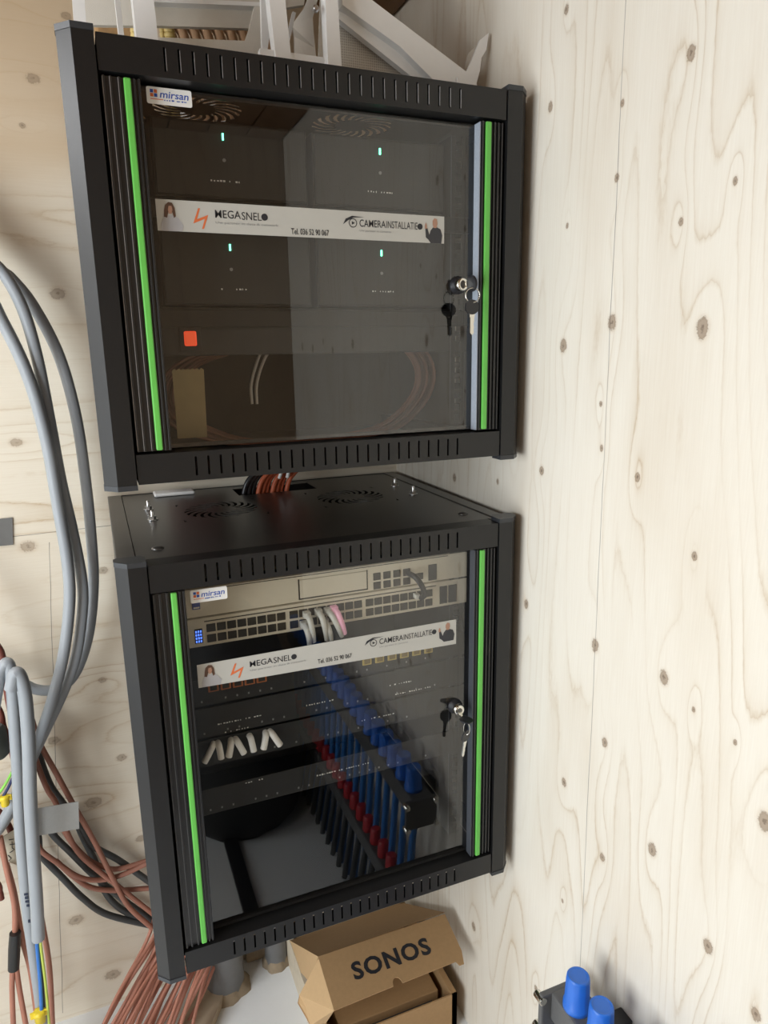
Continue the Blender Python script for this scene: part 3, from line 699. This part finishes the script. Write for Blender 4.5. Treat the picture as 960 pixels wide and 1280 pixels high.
# ------------------------------------------------------------------ white frame on top of the upper cabinet
ZT = ZU+H1
wf = thing('white_stand', 'white plastic stand with open frame and mesh side on the upper cabinet', 'stand', (.3, .2, ZT))
def strip(pxs, y, th, name, mt, y2=None):
    b = MB(); b.slab([at(x, q, y if not y2 else y2[i]) for i, (x, q) in enumerate(pxs)], (0, th, 0)); return keep(b.build(name, mt, wf))
ya = .13
strip([(82, -110), (99, -110), (109, 50), (94, 50)], ya, .02, 'leg', WHITEP)
strip([(154, -110), (180, -110), (199, 60), (172, 60)], ya, .025, 'leg', WHITEP)
strip([(324, -110), (345, -110), (366, 90), (347, 90)], ya-.01, .02, 'leg', WHITEP)
strip([(402, -110), (416, -110), (428, 100), (411, 100)], ya-.02, .02, 'leg', WHITEP)
strip([(134, -90), (140, -90), (157, 60), (150, 60)], ya+.06, .01, 'rib', WHITEP)
strip([(94, -90), (165, -88), (168, 32), (106, 31)], ya+.10, .008, 'back_panel', WHITEB)
strip([(175, -88), (346, -80), (330, 36), (188, 32)], ya+.10, .008, 'back_panel', WHITEB)
strip([(180, -4), (332, 3), (332, 8), (180, 2)], ya+.085, .015, 'panel_edge', WHITEP)
strip([(186, 46), (306, 51), (312, 35), (318, 8), (334, 8), (330, 90), (186, 90)], ya+.06, .010, 'lower_panel', WHITEB)
strip([(326, -10), (340, -10), (338, 40), (333, 70), (328, 70)], ya+.03, .008, 'brace', WHITEP)
strip([(325, 60), (420, 74), (424, 100), (325, 90)], ya-.005, .012, 'base_bar', WHITEP)
strip([(352, -10), (384, -20), (380, 6), (355, 10)], ya+.06, .008, 'cross_bar', WHITEB)
strip([(366, 14), (370, 16), (362, 52), (358, 50)], ya+.08, .006, 'rib', WHITEP)
strip([(80, -128), (418, -128), (418, -108), (80, -108)], ya-.012, .03, 'top_bar', WHITEP)
# twisted flap
tw = MB(); L_ = [(392, -20), (380, 10), (367, 28), (366, 34), (368, 46), (369, 100)]; R_ = [(402, -20), (395, 8), (391, 22), (392, 40), (394, 60), (398, 100)]
for i in range(5):
    dl = [.02, .01, 0, .0, .01, .02]
    tw.slab([at(*L_[i], ya+dl[i]), at(*R_[i], ya+.03), at(*R_[i+1], ya+.03), at(*L_[i+1], ya+dl[i+1])], (0, .004, 0))
keep(tw.build('twisted_flap', WHITEP, wf))
strip([(402, -30), (410, -30), (412, 90), (398, 90)], ya+.05, .006, 'back_panel', WHITEB)
tw = MB().lathe(at(394, 12, ya-.012), [(.0045, 0), (.0045, -.004), (.003, -.006)], 12, (0, 1, 0)); keep(tw.build('screw', STEEL, wf))
# perforated side leaning back to the right wall
def perforated():
    m, nt, b = newmat('white_perforated_sheet'); N = nt.nodes; L = nt.links
    g = N.new('ShaderNodeNewGeometry'); vo = N.new('ShaderNodeTexVoronoi'); vo.inputs['Scale'].default_value = 300; vo.inputs['Randomness'].default_value = .1
    L.new(g.outputs['Position'], vo.inputs['Vector'])
    r = N.new('ShaderNodeMapRange'); r.inputs[1].default_value = .30; r.inputs[2].default_value = .42; L.new(vo.outputs['Distance'], r.inputs[0])
    mx = N.new('ShaderNodeMix'); mx.data_type = 'RGBA'; mx.inputs[6].default_value = (.40,.36,.31, 1); mx.inputs[7].default_value = (.60,.56,.50, 1)
    L.new(r.outputs[0], mx.inputs[0]); L.new(mx.outputs[2], b.inputs['Base Color']); b.inputs['Roughness'].default_value = .5; return m
PERF = perforated()
def lean(pxs, ys, th, name, mt):
    b = MB(); b.slab([at(x, q, y) for (x, q), y in zip(pxs, ys)], th); return keep(b.build(name, mt, wf))
lean([(420, -20), (436, 0), (560, 92), (560, 130), (424, 130)], [.17, .17, .17, .17, .17], (0, .004, 0), 'mesh_side', PERF)
lean([(428, -14), (452, -10), (594, 98), (600, 120), (562, 120), (500, 58), (428, 6)], [.135]*7, (0, .022, 0), 'sloping_rim', WHITEP)
lean([(421, 12), (432, 18), (560, 96), (560, 120), (520, 100), (424, 24)], [.150]*6, (0, .012, 0), 'sloping_bar', WHITEP)
lean([(572, 96), (584, 88), (592, 70), (600, 50), (611, 41), (608, 62), (602, 72), (600, 88), (594, 110), (572, 112)], [.1305]*10, (0, .004, 0), 'torn_strip', WHITEP)
lean([(577, 98), (586, 66), (597, 56), (590, 80), (585, 104)], [.152]*5, (0, .004, 0), 'torn_strip', WHITEB)
# cables and yellow ties behind the stand
YTUBE = mat('pale_yellow_tube', (.68,.52,.20), .5)
for i in range(9):
    x0 = 205+15*i; P = [at(x0-14, 0, .42), at(x0, 30, .40), at(x0+12, 55, .37), (at(x0+20, 80, .34).x, .34, ZT+.008)]
    tag(MB().tube(crom(P, 5), .0085, 8)  .build('thick_cable', TANC), 'thick tan cable behind the white stand, %s from the left' % ORD[i], 'cable', 'tan cables over the upper cabinet')
for (x0, w_, l) in ((169, 11, 'left of the white leg'), (202, 5, 'just right of the white leg'), (211, 12, 'furthest right of the white leg')):
    tt = thing('yellow_cable', 'yellow ribbed tube end behind the white stand, '+l, 'tube', at(x0, 45, .27), 'yellow tube ends on the upper cabinet')
    tp2 = at(x0, 33, .27); nr = int((tp2.z-(ZT-CT))/.0062)
    for j in range(nr):
        c_ = Vector((tp2.x, .27, ZT-CT+.0035+.0062*j)); keep(MB().lathe(c_, [(.0052*w_/9, -.003), (.0062*w_/9, -.0015), (.0062*w_/9, .0015), (.0052*w_/9, .003)], 12).build('rib', YTUBE, tt))
tag(MB().box(at(118, 34, .36).x, at(178, 34, .36).x, .34, .38, ZT-.006+.0, at(140, 29, .36).z, .004).build('wood_offcut', mat('rough_wood', (.42,.25,.11), .8, var=.4, scale=90)), 'small rough wood offcut lying behind the white legs', 'wood')

# ------------------------------------------------------------------ cables left of the cabinets
GY = .43
def pc(name, px, r, mt, label, y=GY, cat='cable', group=None, ys=None, seg=8, n=10):
    P = [at(x, q, (ys[i] if ys else y)) for i, (x, q) in enumerate(px)]
    for p in P: p.z = max(p.z, FZ+r)
    return cable(name, P, r, mt, label, cat, group, n, seg)
pc('conduit_cable', [(-330, 150), (-160, 215), (-30, 350), (3, 402), (35, 470), (58, 550), (73, 635), (84, 700), (87, 750), (80, 815), (66, 872), (50, 920), (36, 955), (20, 995), (0, 1032), (-25, 1062), (-110, 1110), (-240, 1130)], .0102, GREYC, 'thick grey cable, innermost of the three curving down the back wall', .42)
pc('conduit_cable', [(-330, 120), (-160, 180), (-30, 310), (3, 340), (28, 385), (46, 445), (62, 525), (76, 600), (91, 665), (103, 730), (102, 775), (94, 825), (78, 868), (58, 910), (44, 940), (30, 975), (10, 1020), (-20, 1052), (-100, 1085), (-240, 1095)], .0098, GREYC, 'thick grey cable, middle one of the three curving down the back wall', .435, ys=[.43,.43,.43,.43,.432,.435,.44,.44,.44,.44,.44,.44,.44,.44,.44,.445,.445,.45,.45,.45])
pc('conduit_cable', [(-320, 140), (-140, 205), (-10, 328), (14, 348), (42, 383), (74, 445), (95, 520), (107, 600), (114, 670), (117, 725), (113, 780), (103, 822), (88, 850), (66, 862), (46, 862), (30, 855), (5, 843), (-20, 838), (-120, 830), (-240, 835)], .0098, GREYC, 'thick grey cable, outermost of the three, turning level behind the others', .47)
v1 = pc('conduit_cable', [(-20, 960), (-4, 862), (1, 838), (9, 829), (14, 845), (18, 900), (22, 960), (25, 1030), (30, 1090), (35, 1140), (44, 1205), (51, 1255), (56, 1300), (62, 1350)], .0105, GREYC, 'straight grey cable hanging at far left, with printed marks near its lower end', .385)
pc('conduit_cable', [(14, 862), (19, 842), (26, 848), (32, 875), (36, 930), (38, 1000), (42, 1070), (46, 1130), (48, 1174)], .0115, GREYC, 'grey cable cut open at its lower end above blue and green wires', .36)
pc('core_wire', [(45, 1160), (47, 1190), (50, 1225), (52, 1262)], .0034, BLUEW, 'blue wire leaving the cut grey cable', .36)
pc('core_wire', [(49, 1160), (52, 1190), (57, 1230), (62, 1285)], .0026, GYW, 'yellow-green wire leaving the cut grey cable', .358)
pc('core_wire', [(47, 1168), (51, 1200), (54, 1240), (55, 1262)], .0022, DARKC, 'dark wire beside the blue one under the cut cable', .366)
def connector(px, py, y, label, s=1):
    c_ = at(px, py, y); t = thing('wire_connector', label, 'connector', c_, 'yellow wire connectors')
    keep(MB().lathe(c_, [(.004*s, -.012*s), (.0075*s, -.009*s), (.0075*s, .004*s), (.0095*s, .006*s), (.0095*s, .010*s), (.005*s, .011*s)], 14, wob=lambda k, h: 1+.10*((k % 2)*2-1)).build('cap', YELC, t))
    for sx in (-1, 1):
        keep(MB().box(c_.x+sx*.009*s-.004*s, c_.x+sx*.009*s+.004*s, c_.y-.002, c_.y+.002, c_.z+.000*s, c_.z+.011*s, .001).build('wing', YELC, t))
connector(50, 1271, .358, 'yellow wire connector at the bottom end of the blue wire', 1.25)
connector(6, 1001, .40, 'yellow wire connector at the left edge beside the grey cables', .95)
pc('core_wire', [(-120, 1050), (-60, 1025), (-12, 1000), (0, 990), (8, 978), (15, 965)], .0024, GRW, 'bright green wire at the left edge above the yellow connector', .40)
pc('core_wire', [(-120, 1062), (-60, 1038), (-10, 1012), (2, 998), (10, 985), (17, 970)], .0026, mat('navy_wire', (.02,.03,.12), .4), 'navy wire at the left edge beside the green one', .402)
# brown and dark cables from the left bundle to the lower cabinet
cb = [('B', [(40, 900), (49, 928), (71, 968), (89, 1001), (101, 1022), (119, 1054), (140, 1096), (160, 1132), (190, 1160)], 'rightmost brown cable swinging from the bundle under the cabinet'),
      ('B', [(34, 910), (45, 950), (59, 986), (70, 1004), (86, 1045), (101, 1069), (125, 1090), (148, 1108), (192, 1143)], 'brown cable passing behind the grey tape tag'),
      ('B', [(38, 1030), (49, 1060), (71, 1078), (98, 1096), (125, 1100), (154, 1093), (190, 1076)], 'brown cable sagging low then rising to the cabinet side'),
      ('B', [(72, 1015), (83, 1043), (104, 1069), (125, 1082), (148, 1086), (190, 1074)], 'brown cable below the tape tag levelling toward the cabinet'),
      ('B', [(70, 1076), (92, 1096), (113, 1109), (143, 1113), (190, 1110)], 'brown cable running almost level to the cabinet side'),
      ('D', [(38, 905), (49, 945), (62, 980), (77, 1002), (101, 1034), (116, 1057), (148, 1075), (192, 1106)], 'dark grey cable, uppermost of those crossing to the cabinet'),
      ('D', [(52, 1020), (67, 1044), (89, 1066), (116, 1093), (148, 1120), (192, 1152)], 'dark grey cable leaving just under the tape tag'),
      ('D', [(44, 1030), (48, 1048), (52, 1069), (77, 1096), (104, 1123), (134, 1143), (190, 1157)], 'dark grey cable hanging lowest toward the cabinet'),
      ('D', [(90, 1010), (101, 1040), (119, 1078), (131, 1114), (154, 1138), (192, 1153)], 'dark grey cable dropping steeply then bending to the cabinet')]
for i, (c_, P, l) in enumerate(cb):
    pc('data_cable', P, .0052 if c_ == 'B' else .0068, BROWNC if c_ == 'B' else DARKC, l, .455+.006*i, group='cables from the left bundle to the lower cabinet')
for i, (P, l, r_) in enumerate((([(-180, 640), (-60, 720), (-8, 800), (3, 822), (10, 870), (20, 920), (28, 970), (32, 1010)], 'dark red cable behind the top of the two straight grey cables', .0062),
        ([(-180, 800), (-60, 835), (-6, 880), (5, 910), (14, 935), (24, 990), (30, 1060)], 'dark red cable low at the left edge behind the grey cables', .0055),
        ([(18, 860), (24, 900), (29, 950), (33, 1000), (36, 1060)], 'dark red cable showing between the two straight grey cables', .006),
        ([(-180, 990), (-80, 985), (-10, 1010), (2, 1020), (12, 1035), (20, 1060)], 'dark red cable stub at the left edge below the yellow connector', .006),
        ([(-150, 1020), (-50, 1050), (-6, 1100), (0, 1115), (2, 1124)], 'short dark red cable tip at the left edge', .0055))):
    pc('data_cable', P, r_, REDC, l, .445+.008*i, group='dark red cables in the left bundle')
pc('data_cable', [(0, 1046), (9, 1090), (18, 1130), (19, 1168)], .0053, PINKC, 'terracotta cable going down into the black tape wrap', .43, group='terracotta cables at lower left')
pc('data_cable', [(16, 1205), (15, 1235), (17, 1290)], .0050, PINKC, 'left terracotta cable under the black tape wrap', .43, group='terracotta cables at lower left')
pc('data_cable', [(20, 1205), (24, 1235), (34, 1290)], .0050, PINKC, 'right terracotta cable under the black tape wrap', .432, group='terracotta cables at lower left')
pc('data_cable', [(8, 1080), (18, 1118), (27, 1170), (38, 1212), (46, 1268)], .0054, PINKC, 'terracotta cable beside the black tape wrap leading to the yellow connector', .44, group='terracotta cables at lower left')
pc('data_cable', [(48, 1130), (54, 1160), (62, 1212), (66, 1290)], .0052, PINKC, 'terracotta cable right of the yellow-green wire', .425, group='terracotta cables at lower left')
b = MB().tube([at(19, 1166, .425), at(18, 1185, .425), at(17, 1211, .425)], [.0105, .0112, .0105], 12)
tag(b.build('tape_wrap', BTAPE), 'black tape wrapped around terracotta cables at lower left', 'tape')
b = MB(); b.slab([at(45, 1011, .415), at(98, 1002, .415), at(99, 1036, .415), at(46, 1045, .415)], (0, .0012, 0)); tag(b.build('tape_tag', TAPE), 'grey tape tag folded around the cable bundle at lower left', 'tape')
b = MB(); b.slab([at(-14, 650, BW-.0025), at(15.5, 647, BW-.0025), at(16.5, 681, BW-.0025), at(-14, 684, BW-.0025)], (0, .002, 0)); tag(b.build('tape_patch', mat('dark_grey_tape', (.15,.148,.14), .55, var=.15)), 'dark grey tape patch on the back wall at the left edge', 'tape')
b = MB(); b.slab([at(3, 1046, .45), at(20, 1036, .45), at(22, 1082, .45), at(12, 1078, .45)], (0, .001, 0))
lb = b.build('paper_tag', mat('cream_paper', (.62,.57,.44), .6)); tag(lb, 'cream paper tag with black handwriting behind the grey cables', 'tag')
hw = MB(); 
for (P) in ([(11, 1050), (17, 1049)], [(12, 1056), (19, 1055)], [(15, 1052), (15, 1060), (18, 1062)], [(12, 1066), (17, 1063)], [(10, 1069), (14, 1073), (11, 1076)]):
    hw.tube([at(x, q, .4492) for x, q in P], .0007, 5)
h_ = hw.build('handwriting', INK, lb)
b = MB().lathe(at(-4, 925, .42), [(.010, -.036), (.018, -.028), (.018, .020), (.012, .028)], 16); tag(b.build('cable_gland', mat('dark_green_grey', (.07,.08,.075), .5)), 'dark grey rounded gland cut by the left edge', 'gland')
mk_ = MB()
for (px, py, w_, h_) in ((30, 1117, 5, 2.5), (31, 1121, 4, 3), (31.5, 1126, 5, 2.5), (33, 1131, 4, 2.5), (35, 1150, 4, 3.5)):
    mk_.slab([at(px, py, .3738), at(px+w_, py-.5, .3738), at(px+w_, py+h_, .3738), at(px, py+h_, .3738)], (0, .0006, 0))
mk_.build('printed_marks', mat('navy_ink', (.02,.03,.06), .5), v1)
# fan of terracotta cables spreading from behind the lower cabinet to the floor
for i in range(36):
    t = i/35; x0 = 190+92*t+random.uniform(-5, 5); x1 = 112+112*t+random.uniform(-12, 12)
    y0, y1 = .475-.03*random.random(), .40-.12*random.random()
    p0, p1 = at(x0, 1165, y0), at(x1, 1310, y1); pm = at((x0+x1)/2+random.uniform(-5, 5), 1236, (y0+y1)/2)
    p1.z = max(p1.z, FZ+.006); pm.z = max(pm.z, FZ+.012)
    tag(MB().tube(crom([p0+Vector((.03, 0, .12)), p0, pm, p1], 6), .0039, 8).build('data_cable', PINKC), 'terracotta data cable fanning out from under the lower cabinet', 'cable', 'terracotta cables fanning to the floor')

# ------------------------------------------------------------------ floor things below
for (cx, cy, r_, l, ztop) in ((.143, .465, .0435, 'wider grey plastic pipe rising from the floor under the cabinet', -.12), (.268, .485, .0265, 'narrower grey plastic pipe beside the cardboard box', -.12)):
    t = thing('drain_pipe', l, 'pipe', (cx, cy, FZ), 'grey pipes under the cabinet')
    keep(MB().lathe((cx, cy, FZ), [(r_, 0), (r_, ztop-FZ)], 28).build('pipe_wall', PIPE, t))
    keep(MB().lathe((cx, cy, FZ), [(r_*1.30, 0), (r_*1.20, .006), (r_*1.08, .012), (r_*.99, .020)], 28, wob=lambda k, h: 1+(.05*math.sin(k*.9)+.05*math.sin(k*1.75+1))*(1 if h < .015 else .2)).build('mortar_collar', RUBBLE, t))
tag(MB().box(.20, .33, .505, .5195, FZ, -.36, .004).build('mortar_patch', RUBBLE), 'rough mortar patch on the wall between the two pipes', 'mortar')
b = MB(); b.slab([(.108, .515, FZ), (.135, .430, FZ), (.060, .300, FZ), (-.010, .300, FZ), (.085, .515, FZ)], (0, 0, .022)); tag(b.build('floor_batten', BEAM), 'tan timber batten on the floor beside the wide pipe', 'batten')
b = MB(); b.slab([(.292, .515, FZ), (.302, .515, FZ), (.302, .25, FZ), (.292, .25, FZ)], (0, 0, .09)); 
tag(b.build('wood_board', mat('splintered_board', (.58,.50,.38), .8, var=.2, scale=60)), 'pale splintered board standing beside the cardboard box', 'board')
# cardboard box with open lid
bx = thing('cardboard_box', 'brown cardboard box with raised lid and black lettering on its flap', 'box', (.44, .3, FZ))
x0, x1, yb, yf, zb = .306, .585, .440, .165, FZ+.092
th = .003
keep(MB().box(x0, x1, yf, yb, FZ+.0005, FZ+.004).build('base', KRAFT, bx))
for nm, q in (('side_wall', (x0, x0+th, yf, yb)), ('side_wall', (x1-.012, x1, yf, yb)), ('back_wall', (x0, x1, yb-th, yb)), ('front_wall', (x0, x1, yf, yf+th))):
    keep(MB().box(*q, FZ+.004, zb).build(nm, KRAFT, bx))
hl, hr = Vector((.293, .440, -.430)), Vector((.580, .440, -.430)); fl, frr = Vector((.2985, .2145, -.266)), Vector((.580, .2145, -.266))
lid = MB(); lid.slab([hl, hr, frr, fl], (0, .0015, -.0025)); lid_o = keep(lid.build('lid', KRAFT, bx))
bl_, br_ = Vector((.2985, .118, -.2975)), Vector((.580, .1170, -.3005))
ax = (br_-bl_).normalized(); dn = (bl_-fl)
def FP(u, v): return fl+ax*(u*.2815)+dn*v
ol = [FP(0, 0), FP(1, 0), FP(1, .78), FP(.975, 1.02), FP(.94, 1.02), FP(.925, .93)]
for k in range(7): g = PI*k/6; ol.append(FP(.47+.035*math.cos(g), .96-.14*math.sin(g)))
ol += [FP(.0, 1.0)]
fn = dn.cross(ax).normalized(); fn = fn if fn.z > 0 else -fn
fb = MB(); fb.slab(ol, -fn*.0025); flap = keep(fb.build('front_flap', KRAFT, bx))
lettering('lettering', 'SONOS', .055, .222, .036, .070, 0, INK, bx, .032, uvw=(bl_, ax, -dn.normalized(), fn*.0006), space=1.12)
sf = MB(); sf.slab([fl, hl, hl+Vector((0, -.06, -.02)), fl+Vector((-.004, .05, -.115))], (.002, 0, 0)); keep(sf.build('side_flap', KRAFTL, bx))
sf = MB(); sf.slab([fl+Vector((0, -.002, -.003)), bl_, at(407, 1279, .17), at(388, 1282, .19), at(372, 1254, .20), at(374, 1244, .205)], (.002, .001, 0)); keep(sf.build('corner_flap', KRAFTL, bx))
inn = thing('inner_carton', 'smaller brown carton lying inside the open cardboard box', 'box', (.44, .3, FZ+.005))
keep(MB().box(.335, .560, .205, .43, FZ+.0045, FZ+.070, .0015).build('body', KRAFT, inn))
keep(MB().box(.38, .545, .1995, .205, FZ+.012, FZ+.050).build('dark_label', DARKC, inn))
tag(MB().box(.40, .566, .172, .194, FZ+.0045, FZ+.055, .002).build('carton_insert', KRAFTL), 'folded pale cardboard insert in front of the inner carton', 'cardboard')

# ------------------------------------------------------------------ heating manifold on the right wall, running toward the camera
mf = thing('heating_manifold', 'dark grey heating manifold with blue and red knobs on the right wall', 'manifold', (.56, -.5, -.3))
keep(MB().box(.528, .578, -1.25, -.222, -.060, -.012, .004).build('supply_bar', MANI, mf))
keep(MB().box(.516, .566, -1.25, -.235, -.330, -.285, .004).build('return_bar', MANI, mf))
keep(MB().box(.512, .584, -.224, -.214, -.080, -.013, .003).build('end_plate', MANI, mf))
for (x, z) in ((.514, -.022), (.580, -.020), (.580, -.074), (.514, -.076)):
    keep(MB().lathe((x, -.211, z), [(.0062, -.014), (.0062, .003), (.004, .005), (.0015, .004)], 12, (0, 1, 0)).build('screw', CHROME, mf))
keep(MB().box(.578, RW-.0005, -.300, -.275, -.055, -.020, .002).build('bracket', BPLAS, mf))
proto = None
for i in range(20):
    y = -.256-.050*i
    if proto is None:
        def wob(k, h): return 1-(.05 if .012 < h < .052 else .0)*(k % 3 == 0)
        c1 = keep(MB().lathe((.548, y, -.014), [(.0175, 0), (.0195, .002), (.0195, .010), (.0178, .012), (.0166, .050), (.0158, .0545), (.0145, .0562), (.0125, .0560), (.0118, .0552)], 36, wob=wob).build('blue_knob', BCAP, mf))
        c2 = keep(MB().lathe((.536, y, -.286), [(.0150, 0), (.0160, .004), (.0140, .036), (.0100, .040)], 20, wob=wob).build('red_knob', RCAP, mf))
        P = crom([(.553, y, -.058), (.548, y-.002, -.12), (.540, y-.02, -.30), (.520, y-.03, -.50)], 6); P[-1].z = FZ+.008
        c3 = keep(MB().tube(P, .0085, 8).build('supply_hose', BPIPE, mf))
        P = crom([(.536, y+.04, -.328), (.520, y+.04, -.40), (.505, y+.03, -.512)], 6)
        c4 = keep(MB().tube(P, .0080, 8).build('return_hose', DARKC, mf)); proto = (c1, c2, c3, c4)
    else:
        for p in proto: share(p, (0, -.050*i, 0), mf)
# floor things behind the camera, seen only mirrored in the lower glass
tag(MB().box(.222, .262, -.90, -.50, FZ, FZ+.018, .004).build('cable_duct', BPLAS), 'black cable duct on the floor, mirrored in the lower glass door', 'cable duct')
b = MB().lathe((.305, -1.055, FZ), [(.16, 0), (.19, .04), (.195, .20), (.18, .45), (.13, .62), (.05, .70)], 28, wob=lambda k, h: 1+.03*math.sin(k*2.3+h*9))
tag(b.build('refuse_sack', SACK), 'dark filled sack on the floor, mirrored in the lower glass door', 'sack')
